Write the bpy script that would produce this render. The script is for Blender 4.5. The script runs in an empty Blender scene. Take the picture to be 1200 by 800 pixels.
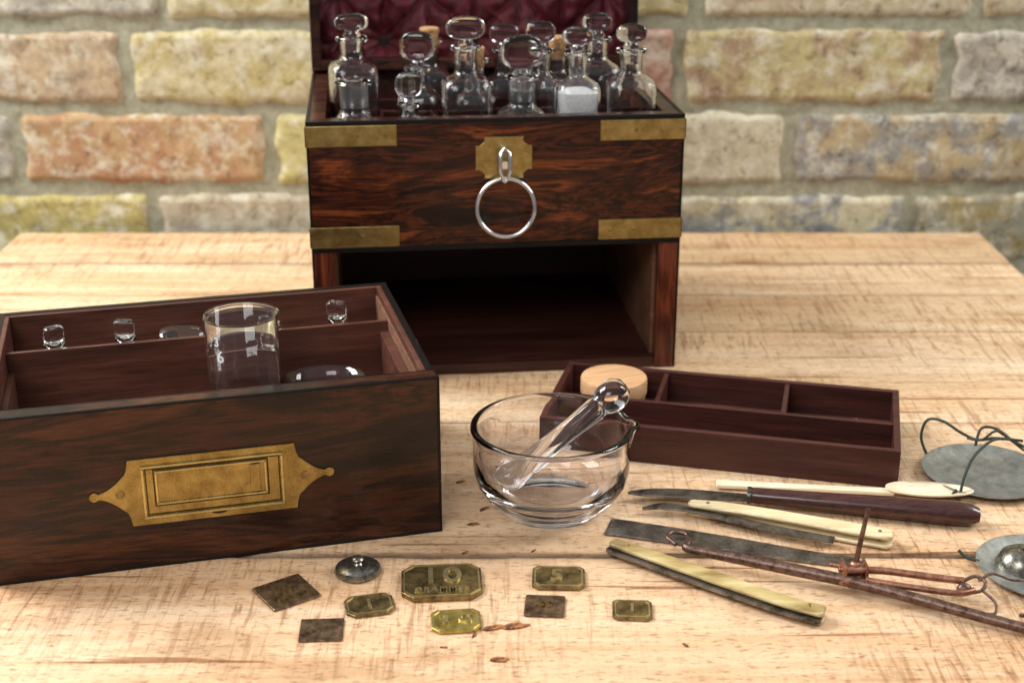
import bpy, math, random
from mathutils import Vector, Matrix, noise
random.seed(7)
CM=0.01
scene=bpy.context.scene
col=scene.collection
R=math.radians

# ---------------------------------------------------------------- helpers
def lin(r,g,b):
    f=lambda c:(c/255/12.92) if c/255<=0.04045 else ((c/255+0.055)/1.055)**2.4
    return (f(r),f(g),f(b),1.0)

def empty(name,loc,rotz=0,label=None,cat=None,group=None,rot=None):
    o=bpy.data.objects.new(name,None); o.empty_display_size=0.02
    o.location=Vector(loc)*CM
    o.rotation_euler=rot if rot else (0,0,R(rotz))
    col.objects.link(o)
    if label:o["label"]=label
    if cat:o["category"]=cat
    if group:o["group"]=group
    return o

def mesh(name,verts,faces,mat,parent=None,smooth=None,bevel=0,seg=2,label=None,cat=None,loc=None,rot=None,group=None):
    me=bpy.data.meshes.new(name)
    me.from_pydata([tuple(Vector(v)*CM) for v in verts],[],faces)
    me.validate(); me.update()
    if smooth is not None:
        me.polygons.foreach_set("use_smooth",[True]*len(me.polygons))
        if smooth<180: me.set_sharp_from_angle(angle=R(smooth))
    if mat: me.materials.append(mat)
    o=bpy.data.objects.new(name,me); col.objects.link(o)
    if parent:o.parent=parent
    if loc:o.location=Vector(loc)*CM
    if rot:o.rotation_euler=rot
    if bevel:
        b=o.modifiers.new("bevel","BEVEL"); b.width=bevel*CM; b.segments=seg; b.limit_method='ANGLE'; b.angle_limit=R(35)
        b.harden_normals=False
    if label:o["label"]=label
    if cat:o["category"]=cat
    if group:o["group"]=group
    return o

class M:
    """vertex / face accumulator (cm)"""
    def __init__(s): s.v=[];s.f=[]
    def add(s,v,f):
        n=len(s.v); s.v+= [tuple(x) for x in v]; s.f+=[tuple(i+n for i in q) for q in f]
    def box(s,x0,x1,y0,y1,z0,z1):
        s.add([(x0,y0,z0),(x1,y0,z0),(x1,y1,z0),(x0,y1,z0),(x0,y0,z1),(x1,y0,z1),(x1,y1,z1),(x0,y1,z1)],
              [(0,3,2,1),(4,5,6,7),(0,1,5,4),(1,2,6,5),(2,3,7,6),(3,0,4,7)])
        return s
    def prism(s,out,z0,z1,xf=None):
        n=len(out); v=[(x,y,z0) for x,y in out]+[(x,y,z1) for x,y in out]
        if xf: v=[xf(*p) for p in v]
        s.add(v,[tuple(range(n-1,-1,-1)),tuple(range(n,2*n))]+[(i,(i+1)%n,n+(i+1)%n,n+i) for i in range(n)])
        return s
    def lathe(s,prof,n=48,sq=None,c=(0,0),closed=False,sx=1,sy=1):
        rings=[];v=[]
        for k,(r,z) in enumerate(prof):
            e=2 if sq is None else sq[k]
            if r<1e-4:
                rings.append([len(v)]); v.append((c[0],c[1],z)); continue
            ring=[]
            for i in range(n):
                a=2*math.pi*i/n; ca,sa=math.cos(a),math.sin(a)
                m=(abs(ca)**e+abs(sa)**e)**(-1/e)
                ring.append(len(v)); v.append((c[0]+r*m*ca*sx,c[1]+r*m*sa*sy,z))
            rings.append(ring)
        f=[]
        prs=list(zip(rings,rings[1:]))
        if closed: prs.append((rings[-1],rings[0]))
        for a,b in prs:
            if len(a)==1 and len(b)==1: continue
            for i in range(n):
                j=(i+1)%n
                if len(a)==1: f.append((a[0],b[j],b[i]))
                elif len(b)==1: f.append((a[i],a[j],b[0]))
                else: f.append((a[i],a[j],b[j],b[i]))
        s.add(v,f); return s
    def tube(s,pts,rad,n=12,closed=False,cap=True):
        P=[Vector(p) for p in pts]; m=len(P)
        if not isinstance(rad,(list,tuple)): rad=[rad]*m
        up=None; v=[];
        for i in range(m):
            if closed: t=(P[(i+1)%m]-P[i-1])
            else: t=P[min(i+1,m-1)]-P[max(i-1,0)]
            t.normalize()
            if up is None:
                up=Vector((0,0,1)) if abs(t.z)<.9 else Vector((1,0,0))
            a=up-t*up.dot(t); a.normalize(); up=a; b=t.cross(a)
            for k in range(n):
                an=2*math.pi*k/n
                v.append(P[i]+(a*math.cos(an)+b*math.sin(an))*rad[i])
        f=[]
        for i in range(m if closed else m-1):
            for k in range(n):
                j=(i+1)%m;l=(k+1)%n
                f.append((i*n+k,i*n+l,j*n+l,j*n+k))
        if cap and not closed:
            f.append(tuple(range(n-1,-1,-1))); f.append(tuple((m-1)*n+k for k in range(n)))
        s.add(v,f); return s
    def ellipsoid(s,c,r,n=24,m=14,ex=2.0):
        v=[];f=[]
        g=lambda x:math.copysign(abs(x)**(2/ex),x)
        for j in range(1,m):
            th=math.pi*j/m
            for i in range(n):
                a=2*math.pi*i/n
                v.append((c[0]+r[0]*g(math.sin(th))*g(math.cos(a)),c[1]+r[1]*g(math.sin(th))*g(math.sin(a)),c[2]-r[2]*g(math.cos(th))))
        b=len(v); v.append((c[0],c[1],c[2]-r[2])); v.append((c[0],c[1],c[2]+r[2]))
        for j in range(m-2):
            for i in range(n):
                f.append((j*n+i,j*n+(i+1)%n,(j+1)*n+(i+1)%n,(j+1)*n+i))
        for i in range(n):
            f.append((b,(i+1)%n,i)); f.append((b+1,(m-2)*n+i,(m-2)*n+(i+1)%n))
        s.add(v,f); return s
    def obj(s,name,mat,parent=None,**k):
        return mesh(name,s.v,s.f,mat,parent,**k)

def boxes(name,lst,mat,parent,**k):
    for b in lst:
        M().box(*b).obj(name,mat,parent,**k)

def smoothpath(pts,k=8):
    P=[Vector(p) for p in pts]; out=[]
    for i in range(len(P)-1):
        p0=P[max(i-1,0)];p1=P[i];p2=P[i+1];p3=P[min(i+2,len(P)-1)]
        for j in range(k):
            t=j/k
            out.append(0.5*((2*p1)+(p2-p0)*t+(2*p0-5*p1+4*p2-p3)*t*t+(-p0+3*p1-3*p2+p3)*t**3))
    out.append(P[-1]); return out

# ---------------------------------------------------------------- materials
class NT:
    def __init__(s,name):
        s.m=bpy.data.materials.new(name); s.m.use_nodes=True
        s.t=s.m.node_tree; s.n=s.t.nodes; s.l=s.t.links
        s.b=s.n["Principled BSDF"]
        tc=s.n.new("ShaderNodeTexCoord"); s.tc=tc
    def map(s,scale,loc=(0,0,0),rot=(0,0,0)):
        m=s.n.new("ShaderNodeMapping"); s.l.new(s.tc.outputs["Object"],m.inputs[0])
        m.inputs["Scale"].default_value=[x*100 for x in scale]; m.inputs["Location"].default_value=loc
        m.inputs["Rotation"].default_value=rot
        return m.outputs[0]
    def noise(s,vec,scale=1,detail=4,rough=.55,dist=0):
        n=s.n.new("ShaderNodeTexNoise"); s.l.new(vec,n.inputs["Vector"])
        n.inputs["Scale"].default_value=scale;n.inputs["Detail"].default_value=detail
        n.inputs["Roughness"].default_value=rough;n.inputs["Distortion"].default_value=dist
        return n.outputs["Fac"]
    def wave(s,vec,scale=1,dist=0,dscale=1,detail=2,d='X'):
        n=s.n.new("ShaderNodeTexWave"); s.l.new(vec,n.inputs["Vector"]); n.bands_direction=d
        n.inputs["Scale"].default_value=scale;n.inputs["Distortion"].default_value=dist
        n.inputs["Detail"].default_value=detail;n.inputs["Detail Scale"].default_value=dscale
        return n.outputs["Fac"]
    def ramp(s,fac,stops):
        r=s.n.new("ShaderNodeValToRGB"); s.l.new(fac,r.inputs[0])
        e=r.color_ramp.elements
        while len(e)<len(stops): e.new(.5)
        for k,(p,c) in enumerate(stops):
            e[k].position=p; e[k].color=c if len(c)==4 else (*c,1)
        return r.outputs[0]
    def mix(s,fac,a,b,mode='MIX'):
        n=s.n.new("ShaderNodeMix"); n.data_type='RGBA'; n.blend_type=mode
        for inp,x in ((n.inputs[0],fac),(n.inputs[6],a),(n.inputs[7],b)):
            if hasattr(x,"is_linked"): s.l.new(x,inp)
            elif isinstance(x,(int,float)): inp.default_value=x
            else: inp.default_value=x if len(x)==4 else (*x,1)
        return n.outputs[2]
    def math(s,op,a,b=0.0):
        n=s.n.new("ShaderNodeMath"); n.operation=op
        for inp,x in ((n.inputs[0],a),(n.inputs[1],b)):
            if hasattr(x,"is_linked"): s.l.new(x,inp)
            else: inp.default_value=x
        return n.outputs[0]
    def attr(s,name):
        n=s.n.new("ShaderNodeAttribute"); n.attribute_name=name; return n
    def bump(s,h,strength=.3,dist=.05,prev=None):
        n=s.n.new("ShaderNodeBump"); s.l.new(h,n.inputs["Height"])
        n.inputs["Strength"].default_value=strength; n.inputs["Distance"].default_value=dist*CM
        if prev: s.l.new(prev,n.inputs["Normal"])
        s.l.new(n.outputs[0],s.b.inputs["Normal"]); return n.outputs[0]
    def set(s,**k):
        names=dict(color="Base Color",rough="Roughness",metal="Metallic",trans="Transmission Weight",ior="IOR",coat="Coat Weight",crough="Coat Roughness",spec="Specular IOR Level",sheen="Sheen Weight",sss="Subsurface Weight")
        for a,x in k.items():
            i=s.b.inputs[names[a]]
            if hasattr(x,"is_linked"): s.l.new(x,i)
            elif isinstance(x,tuple): i.default_value=x if len(x)==4 else (*x,1)
            else: i.default_value=x
        return s

def streak_wood(name,stops,axis='X',stretch=.07,cross=.55,rough=(.22,.38),coat=.15,seed=0,pore=.5,dist=1.2,spec=.35,fine=.2):
    w=NT(name)
    def sc(a,b): return {'X':(a,b,b),'Y':(b,a,b),'Z':(b,b,a)}[axis]
    v=w.map(sc(stretch,cross),loc=(seed,seed*1.7,seed*.6))
    n=w.noise(v,1.0,6,.58,dist)
    v2=w.map(sc(stretch*2,cross*6),loc=(seed+3,0,0))
    n2=w.noise(v2,1.0,4,.7,.3)
    f=w.math('ADD',w.math('MULTIPLY',n,1-fine),w.math('MULTIPLY',n2,fine))
    c=w.ramp(f,stops)
    v3=w.map(sc(.4,14),loc=(seed,5,1))
    n3=w.noise(v3,1,3,.6)
    dark=w.ramp(n3,[(.35,(1-pore,1-pore,1-pore)),(.5,(1,1,1))])
    c=w.mix(1.0,c,dark,'MULTIPLY')
    sm=w.noise(w.map((.35,.35,.35),loc=(seed,1,2)),1,4,.6)   # handling marks
    r=w.math('ADD',w.math('MULTIPLY',n3,rough[1]-rough[0]),w.math('ADD',w.math('MULTIPLY',sm,.16),rough[0]-.08))
    w.set(color=c,rough=r,coat=coat,crough=.12,spec=spec)
    w.bump(n3,.10,.02)
    return w.m

ROSE=streak_wood("rosewood_veneer",[(.34,(.004,.0015,.0012)),(.43,(.018,.005,.003)),(.47,(.095,.021,.007)),(.50,(.012,.004,.003)),(.56,(.08,.018,.007)),(.60,(.23,.055,.014)),(.64,(.022,.006,.004)),(.74,(.09,.022,.008))],cross=.30,stretch=.065,seed=2,dist=2.2,coat=.10,rough=(.22,.34),spec=.25)
ROSE2=streak_wood("rosewood_drawer_front",[(.34,(.005,.002,.0016)),(.44,(.014,.005,.0035)),(.50,(.055,.015,.007)),(.54,(.012,.005,.0035)),(.61,(.085,.025,.010)),(.66,(.016,.006,.004)),(.76,(.05,.016,.008))],cross=.26,stretch=.045,seed=9,dist=1.6,coat=.12,rough=(.22,.34),spec=.28)
ROSEV=streak_wood("rosewood_vertical",[(.36,(.02,.005,.004)),(.48,(.09,.02,.010)),(.58,(.22,.048,.020)),(.7,(.08,.019,.011))],axis='Z',cross=1.1,stretch=.12,seed=5)
MAHO=streak_wood("mahogany_lining",[(.3,(.042,.014,.009)),(.5,(.088,.029,.018)),(.7,(.155,.056,.034))],cross=.7,stretch=.05,seed=4,coat=.05,rough=(.35,.5))
MAHOD=streak_wood("mahogany_shaded_interior",[(.3,(.022,.006,.004)),(.5,(.048,.014,.009)),(.7,(.085,.026,.016))],cross=.7,stretch=.05,seed=6,coat=.05,rough=(.35,.5))  # darker mahogany copy, puts the chest interior's shade into the colour
MAHOL=streak_wood("mahogany_lit_lining",[(.3,(.10,.045,.025)),(.5,(.18,.085,.048)),(.7,(.28,.135,.08))],cross=.7,stretch=.05,seed=14,coat=.05,rough=(.45,.6))  # lighter mahogany copy, paints the light on inner walls
TRAYM=streak_wood("mahogany_tray",[(.3,(.026,.008,.006)),(.5,(.055,.015,.011)),(.7,(.105,.03,.019))],cross=.7,stretch=.05,seed=24,coat=.05,rough=(.35,.5))
EBON=NT("ebony_stringing").set(color=(.006,.005,.005),rough=.35,spec=.25).m

def brassmat(name,c1,c2,rough=.33,metal=.95,sc=1.2,bump=.1,pos=(.38,.62)):
    w=NT(name); v=w.map((1,1,1)); n=w.noise(v,sc,6,.65,.4); n2=w.noise(v,9,3,.6)
    f=w.math('ADD',w.math('MULTIPLY',n,.7),w.math('MULTIPLY',n2,.3))
    w.set(color=w.ramp(f,[(pos[0],c1),(pos[1],c2)]),metal=metal,rough=w.math('ADD',w.math('MULTIPLY',f,.25),rough-.12))
    w.bump(n2,bump,.02); return w.m
BRASS=brassmat("aged_brass",(.28,.20,.065),(.52,.40,.16),.33)
BRASSP=brassmat("handle_brass",(.22,.15,.05),(.48,.36,.13),.33,sc=.7)
BRASSH=brassmat("handle_brass_rubbed",(.50,.39,.15),(.68,.56,.25),.27,sc=.7)
BRASSD=brassmat("brass_groove_shade",(.05,.035,.015),(.11,.07,.03),.5)  # dark tone stands in for shade in the handle recesses
COIN1=brassmat("bronze_patina",(.11,.074,.030),(.42,.31,.13),.36,.92,1.3,.3)
COINH=brassmat("bronze_worn_highlight",(.50,.40,.20),(.70,.58,.32),.32,.9,1.6,.05)
COIN2=brassmat("brass_weight_yellow",(.36,.28,.06),(.68,.56,.18),.34,.92,1.6,.3)
COIN3=brassmat("dark_copper_weight",(.10,.055,.035),(.38,.26,.16),.36,.9,1.8,.35)
COPPER=brassmat("rusty_copper",(.20,.07,.04),(.52,.26,.17),.42,.85,2.5,.3)
RUST=brassmat("rusty_steel",(.06,.032,.024),(.24,.15,.115),.42,.8,2.5,.4)
STEEL=brassmat("dark_steel",(.05,.042,.035),(.33,.30,.27),.34,.92,.8,.3)
BRIGHT=brassmat("polished_steel",(.7,.7,.72),(.85,.85,.86),.2,1,1,.0)
PEWTER=brassmat("dull_tin",(.24,.25,.23),(.42,.43,.41),.42,.8,1.3,.2)
FERR=brassmat("dark_bronze_knob",(.12,.11,.09),(.36,.34,.28),.28,.9,3,.2)

def glass(name,colr=(.99,.993,1),rough=0.0,ior=1.45):
    w=NT(name); w.set(color=colr,rough=rough,trans=1.0,ior=ior)
    if rough==0:
        v=w.map((1,1,1)); n=w.noise(v,.8,2,.5); w.bump(n,.06,.06)
    return w.m
GLASS=glass("clear_glass",ior=1.42); GLASSM=glass("lavender_pressed_glass",(.985,.97,.998),0,1.44)
FROST=glass("ground_glass",(.99,.99,1),.35)

BONE=NT("bone"); v=BONE.map((.3,4,4)); n=BONE.noise(v,1,4); BONE.set(color=BONE.ramp(n,[(.3,lin(192,168,122)),(.6,lin(222,204,164))]),rough=.35,coat=.2); BONE=BONE.m
HORN=NT("stained_ivory"); v=HORN.map((.25,.9,2)); n=HORN.noise(v,1,4); HORN.set(color=HORN.ramp(n,[(.32,lin(134,108,62)),(.5,lin(184,162,108)),(.68,lin(210,192,146))]),rough=.3,coat=.3); HORN=HORN.m
IVORY=NT("pale_bone"); v=IVORY.map((.5,3,3)); n=IVORY.noise(v,1,4); IVORY.set(color=IVORY.ramp(n,[(.3,lin(214,194,160)),(.6,lin(232,216,188))]),rough=.35,coat=.2); IVORY=IVORY.m
DKWOOD=streak_wood("dark_turned_wood",[(.3,(.02,.006,.005)),(.6,(.075,.024,.02))],cross=2,stretch=.3,coat=.4,rough=(.2,.3))
BOXW=streak_wood("boxwood",[(.3,lin(180,134,92)),(.7,lin(212,170,126))],cross=1.2,stretch=.2,coat=.0,rough=(.5,.6),pore=.12)
CORK=NT("cork"); v=CORK.map((1,1,1)); n=CORK.noise(v,6,4,.7); CORK.set(color=CORK.ramp(n,[(.4,lin(120,80,45)),(.6,lin(190,145,95))]),rough=.8); CORK=CORK.m
POWD=NT("white_powder"); v=POWD.map((1,1,1)); n=POWD.noise(v,5,3); POWD.set(color=POWD.ramp(n,[(.3,(.7,.69,.68)),(.6,(.88,.87,.86))]),rough=.9); POWD=POWD.m
CORD=NT("dark_green_cord"); v=CORD.map((6,6,6)); n=CORD.wave(v,1.2,0,1,0,'DIAGONAL'); CORD.set(color=CORD.ramp(n,[(.3,(.004,.006,.004)),(.7,(.04,.055,.038))]),rough=.7); CORD=CORD.m
CHIPM=NT("wood_chip"); v=CHIPM.map((2,2,2)); n=CHIPM.noise(v,2,4); CHIPM.set(color=CHIPM.ramp(n,[(.4,lin(76,42,22)),(.6,lin(160,102,54))]),rough=.7); CHIPM=CHIPM.m
VELV=NT("burgundy_velvet"); v=VELV.map((1,1,1)); n=VELV.noise(v,1.5,5); VELV.set(color=VELV.ramp(n,[(.3,(.038,.003,.005)),(.7,(.115,.007,.012))]),rough=.6,sheen=.03,spec=.3); VELV=VELV.m
ETCH=NT("white_etching"); ETCH.set(color=(.9,.9,.9),rough=.6); ETCH=ETCH.m

# pine table
w=NT("rough_sawn_pine")
pl=w.attr("plank").outputs["Fac"]
off=w.n.new("ShaderNodeCombineXYZ"); w.l.new(w.math('MULTIPLY',pl,97),off.inputs[0]); w.l.new(w.math('MULTIPLY',pl,31),off.inputs[2])
def offs(vec):
    a=w.n.new("ShaderNodeVectorMath"); a.operation='ADD'; w.l.new(vec,a.inputs[0]); w.l.new(off.outputs[0],a.inputs[1]); return a.outputs[0]
g1=w.noise(offs(w.map((.016,.16,.16))),1,4,.55,1.6)
g2=w.noise(offs(w.map((.07,1.3,1.3))),1,5,.62,.5)
g3=w.noise(offs(w.map((1.6,5.0,5.0))),1,3,.7)
saw2=w.noise(offs(w.map((2.4,.20,1),rot=(0,0,R(5)))),1,5,.70,.8)
sawm=w.ramp(w.noise(offs(w.map((.05,.10,.1),loc=(4,1,0))),1,3,.5),[(.38,(.15,.15,.15)),(.60,(1,1,1))])
mott=w.noise(offs(w.map((.10,.16,.2))),1,6,.68,.4)
f=w.math('ADD',w.math('MULTIPLY',g1,.55),w.math('MULTIPLY',g2,.45))
c=w.ramp(f,[(.30,lin(188,143,103)),(.43,lin(214,177,139)),(.54,lin(226,195,161)),(.68,lin(234,213,187))])
c=w.mix(.75,c,w.ramp(mott,[(.34,(.68,.62,.55)),(.48,(1,1,1)),(.7,(1,.99,.97))]),'MULTIPLY')
c=w.mix(.85,c,w.ramp(g3,[(.30,lin(172,148,124)),(.47,(1,1,1))]),'MULTIPLY')
sawc=w.mix(sawm,(1,1,1,1),w.ramp(saw2,[(.36,lin(176,145,118)),(.49,(1,1,1))]))
c=w.mix(.75,c,sawc,'MULTIPLY')
ck=w.noise(offs(w.map((.035,1.6,1.0),loc=(7,2,0))),1,2,.4,.6)
ckm=w.ramp(ck,[(.292,(.42,.27,.17)),(.312,(1,1,1))])
c=w.mix(.85,c,ckm,'MULTIPLY')
pt=w.attr("ptint").outputs["Color"]
c=w.mix(1,c,pt,'MULTIPLY')
kn=w.n.new("ShaderNodeTexVoronoi"); w.l.new(offs(w.map((.035,.085,.03),loc=(.3,.37,0))),kn.inputs["Vector"]); kn.inputs["Scale"].default_value=1
kd=w.ramp(kn.outputs["Distance"],[(.015,(.38,.22,.12)),(.045,(.66,.46,.30)),(.12,(1,1,1))])
c=w.mix(.75,c,kd,'MULTIPLY')
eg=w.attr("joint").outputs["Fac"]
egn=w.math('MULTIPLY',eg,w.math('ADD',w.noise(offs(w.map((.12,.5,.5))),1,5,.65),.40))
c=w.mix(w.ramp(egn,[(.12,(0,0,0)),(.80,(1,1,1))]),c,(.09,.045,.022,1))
w.set(color=c,rough=w.math('ADD',w.math('MULTIPLY',g2,.2),.48),spec=.3)
b0=w.bump(g2,.4,.06)
b1=w.bump(w.math('MULTIPLY',saw2,sawm),.6,.11,b0); w.bump(g3,.6,.07,b1)
PINE=w.m

# brick
w=NT("stock_brick")
a1=w.attr("ca").outputs["Color"];a2=w.attr("cb").outputs["Color"]
v=w.map((1,1,1)); n=w.noise(v,.24,6,.66,1.0); n2=w.noise(v,.9,9,.76,.6); n3=w.noise(v,7,3,.7)
c=w.mix(w.ramp(n,[(.42,(0,0,0)),(.58,(1,1,1))]),a1,a2)
c=w.mix(.75,c,w.ramp(n2,[(.36,lin(104,92,84)),(.45,lin(214,206,192)),(.7,(1,1,1))]),'MULTIPLY')
c=w.mix(w.ramp(w.noise(w.map((1,1,1),loc=(9,3,1)),.35,8,.72),[(.49,(0,0,0)),(.62,(.75,.75,.75))]),c,lin(216,209,188))
w.set(color=c,rough=.85,spec=.2)
b1=w.bump(n2,.5,.22); w.bump(n3,.5,.06,b1)
BRICK=w.m
w=NT("lime_mortar"); v=w.map((1,1,1)); n=w.noise(v,.9,6,.7); n2=w.noise(v,8,3,.7)
w.set(color=w.ramp(n,[(.3,lin(140,136,114)),(.7,lin(182,178,155))]),rough=.95,spec=.1)
b1=w.bump(n,.8,.3); w.bump(n2,.5,.05,b1); MORT=w.m

# ---------------------------------------------------------------- wall
WY=134.0
wall=empty("brick_wall",(0,WY,-75),0,"old multicoloured stock brick wall with thick lime mortar joints","wall")
nx,nz=300,190; vs=[];fs=[]
for j in range(nz+1):
    for i in range(nx+1):
        x=-150+i;z=j
        vs.append((x,.10+.24*noise.noise(Vector((x*.3,z*.3,1))),z))
for j in range(nz):
    for i in range(nx):
        a=j*(nx+1)+i; fs.append((a,a+1,a+nx+2,a+nx+1))
mesh("mortar",vs,fs,MORT,wall,smooth=180)
def mute(c,k=.28,t=lin(196,188,162)): return tuple(c[i]*(1-k)+t[i]*k for i in range(3))+(1,)
PAL=[(lin(190,144,112),lin(206,176,140)),(lin(202,186,130),lin(214,202,162)),(lin(160,154,152),lin(196,188,178)),
     (lin(204,190,160),lin(192,168,140)),(lin(180,164,110),lin(202,190,140)),(lin(194,190,180),lin(166,160,158))]
bv=[];bf=[];ca=[];cb=[]
def brick(x0,x1,z0,z1,A,B):
    A=mute(A);B=mute(B)
    nx=max(6,int((x1-x0)/.45)); nz=16
    base=len(bv); seed=random.random()*100
    cx=(x0+x1)/2;cz=(z0+z1)/2;hx=(x1-x0)/2;hz=(z1-z0)/2
    for j in range(nz+1):
        for i in range(nx+1):
            u=-1+2*i/nx; q=-1+2*j/nz
            X=cx+hx*u; Z=cz+hz*q
            e=max(0,(abs(u)*hx-(hx-.4))/.4)**2+max(0,(abs(q)*hz-(hz-.4))/.4)**2
            X+= .6*noise.noise(Vector((X*.45,Z*.45,seed)))*(abs(u)>.9)
            Z+= .42*noise.noise(Vector((X*.3,Z*.35,seed+9)))*(abs(q)>.75)+.14*noise.noise(Vector((X*1.3,Z,seed+9)))*(abs(q)>.9)
            Y=-.24+min(e,1.4)*.42+.14*noise.noise(Vector((X*.25,Z*.4,seed)))+.08*noise.noise(Vector((X*1.0,Z*1.0,seed)))
            bv.append((X,Y,Z)); ca.append(A);cb.append(B)
    for j in range(nz):
        for i in range(nx):
            a=base+j*(nx+1)+i; bf.append((a,a+1,a+nx+2,a+nx+1))
CH=7.9; J=1.15
known={
 0:([-88,-62,-36.3,-11,15.7,40.9,66,91],{-62:(lin(206,176,140),lin(186,158,136)),-36.3:(lin(222,210,176),lin(204,186,118)),-11:(lin(176,104,100),lin(190,134,120)),15.7:(lin(202,186,130),lin(170,134,106)),40.9:(lin(152,146,146),lin(204,194,180))}),
 1:([-98,-73,-47.3,-23.2,1.8,26.6,52,77],{-73:(lin(150,150,148),lin(190,185,175)),-47.3:(lin(184,122,82),lin(200,160,110)),-23.2:(lin(216,206,130),lin(208,196,130)),1.8:(lin(222,214,186),lin(204,194,172)),26.6:(lin(136,138,148),lin(192,166,122))}),
 2:([-85,-60,-34.9,-10,14.5,38.8,64,90],{-60:(lin(178,160,74),lin(206,192,106)),-34.9:(lin(202,192,168),lin(182,166,148)),-10:(lin(190,170,150),lin(170,150,140)),14.5:(lin(126,132,148),lin(220,210,172)),38.8:(lin(170,150,92),lin(142,140,128))}),
 3:([-73,-47,-22,3,28,43,68],{-73:(lin(160,158,160),lin(200,190,180)),43:(lin(190,186,184),lin(170,160,160)),28:(lin(180,172,165),lin(206,190,170))}),
}
def zc(c): return 7.6+ (1-c)*CH
for cidx in range(-14,12):
    if cidx in known: js,cols=known[cidx]
    else:
        o=(cidx%2)*12.5+random.uniform(-2,2); js=[-118+o+i*25+random.uniform(-.6,.6) for i in range(10)]; cols={}
    z0=zc(cidx)-CH/2+J/2; z1=zc(cidx)+CH/2-J/2
    for a,b in zip(js,js[1:]):
        A,B=cols.get(a,random.choice(PAL))
        brick(a+J/2,b-J/2,z0+75+random.uniform(-.12,.12),z1+75+random.uniform(-.12,.12),A,B)
bo=mesh("brick_courses",bv,bf,BRICK,wall,smooth=180)
for nm,dat in (("ca",ca),("cb",cb)):
    at=bo.data.color_attributes.new(nm,'FLOAT_COLOR','POINT')
    at.data.foreach_set("color",[c for q in dat for c in q])

# floor
m=M(); m.box(-300,300,-150,146,-77,-75)
w=NT("stone_floor"); v=w.map((1,1,1)); n=w.noise(v,.05,5); w.set(color=w.ramp(n,[(.3,(.16,.14,.12)),(.7,(.25,.22,.19))]),rough=.6)
fl=m.obj("floor",w.m); fl["kind"]="structure"; fl["label"]="dull stone floor under the table"

# ---------------------------------------------------------------- table
tab=empty("wooden_table",(0,0,0),0,"rough sawn pale pine plank table standing against brick wall","table")
ed=[18,34,51.5,69.3,87.2,95.9,104.6,113.4,122.1,131.8]
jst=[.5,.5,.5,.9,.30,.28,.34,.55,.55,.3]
tints=[(.90,.84,.78),(.90,.84,.78),(.90,.84,.78),(.93,.90,.86),(.92,.92,.88),(.98,.98,.95),(.89,.88,.82),(.98,.98,.94),(.85,.82,.74)]  # front boards tinted darker and rosier to offset the bright light there
tv=M(); pa=[]; pc=[]; pj=[]
for k,(a,b) in enumerate(zip(ed,ed[1:])):
    x0=-46.8+random.uniform(-.5,.5); x1=44.7+random.uniform(-.7,.4)
    h=(-.0,-.0,-.0,-.0,-.0,-.04,-.02,-.07,-.03)[k]
    ja,jb=jst[k],jst[k+1]
    nx=160; vs=[];fs=[]
    for i in range(nx+1):
        x=x0+(x1-x0)*i/nx
        wob=lambda s:.10*noise.noise(Vector((x*.15,s,0)))+.08*noise.noise(Vector((x*.8,s,0)))
        wv=wob(k*7.3); wv2=wob((k+1)*7.3)
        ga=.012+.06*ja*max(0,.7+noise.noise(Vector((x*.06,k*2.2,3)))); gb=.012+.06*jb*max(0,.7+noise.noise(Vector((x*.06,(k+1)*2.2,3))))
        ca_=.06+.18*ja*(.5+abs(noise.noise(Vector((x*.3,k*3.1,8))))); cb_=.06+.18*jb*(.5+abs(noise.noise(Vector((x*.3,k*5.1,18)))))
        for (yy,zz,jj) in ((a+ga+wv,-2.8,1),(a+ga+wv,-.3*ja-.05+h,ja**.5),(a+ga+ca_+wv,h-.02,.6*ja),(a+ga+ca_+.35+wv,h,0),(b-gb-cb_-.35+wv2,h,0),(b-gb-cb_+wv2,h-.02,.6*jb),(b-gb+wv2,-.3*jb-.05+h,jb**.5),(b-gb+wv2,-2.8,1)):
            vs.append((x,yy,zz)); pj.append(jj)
    for i in range(nx):
        for q in range(8):
            r=(q+1)%8
            fs.append((i*8+q,i*8+r,(i+1)*8+r,(i+1)*8+q))
    fs.append(tuple(range(7,-1,-1))); fs.append(tuple(nx*8+q for q in range(8)))
    tv.add(vs,fs); pa+=[random.random()]*len(vs); pc+=[(*tints[k],1)]*len(vs)
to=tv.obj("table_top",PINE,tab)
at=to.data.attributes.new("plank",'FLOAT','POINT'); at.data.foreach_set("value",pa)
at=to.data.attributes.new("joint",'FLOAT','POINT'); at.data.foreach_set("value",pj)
at=to.data.color_attributes.new("ptint",'FLOAT_COLOR','POINT'); at.data.foreach_set("color",[c for q in pc for c in q])
for lx,ly in ((-43,24),(41,24),(-43,126),(41,126)):
    M().box(lx-3,lx+3,ly-3,ly+3,-75,-2.9).obj("leg",BOXW,tab,bevel=.3)
boxes("apron",[(-40,38,22,24,-11,-2.9),(-40,38,126,128,-11,-2.9)],BOXW,tab)

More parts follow.
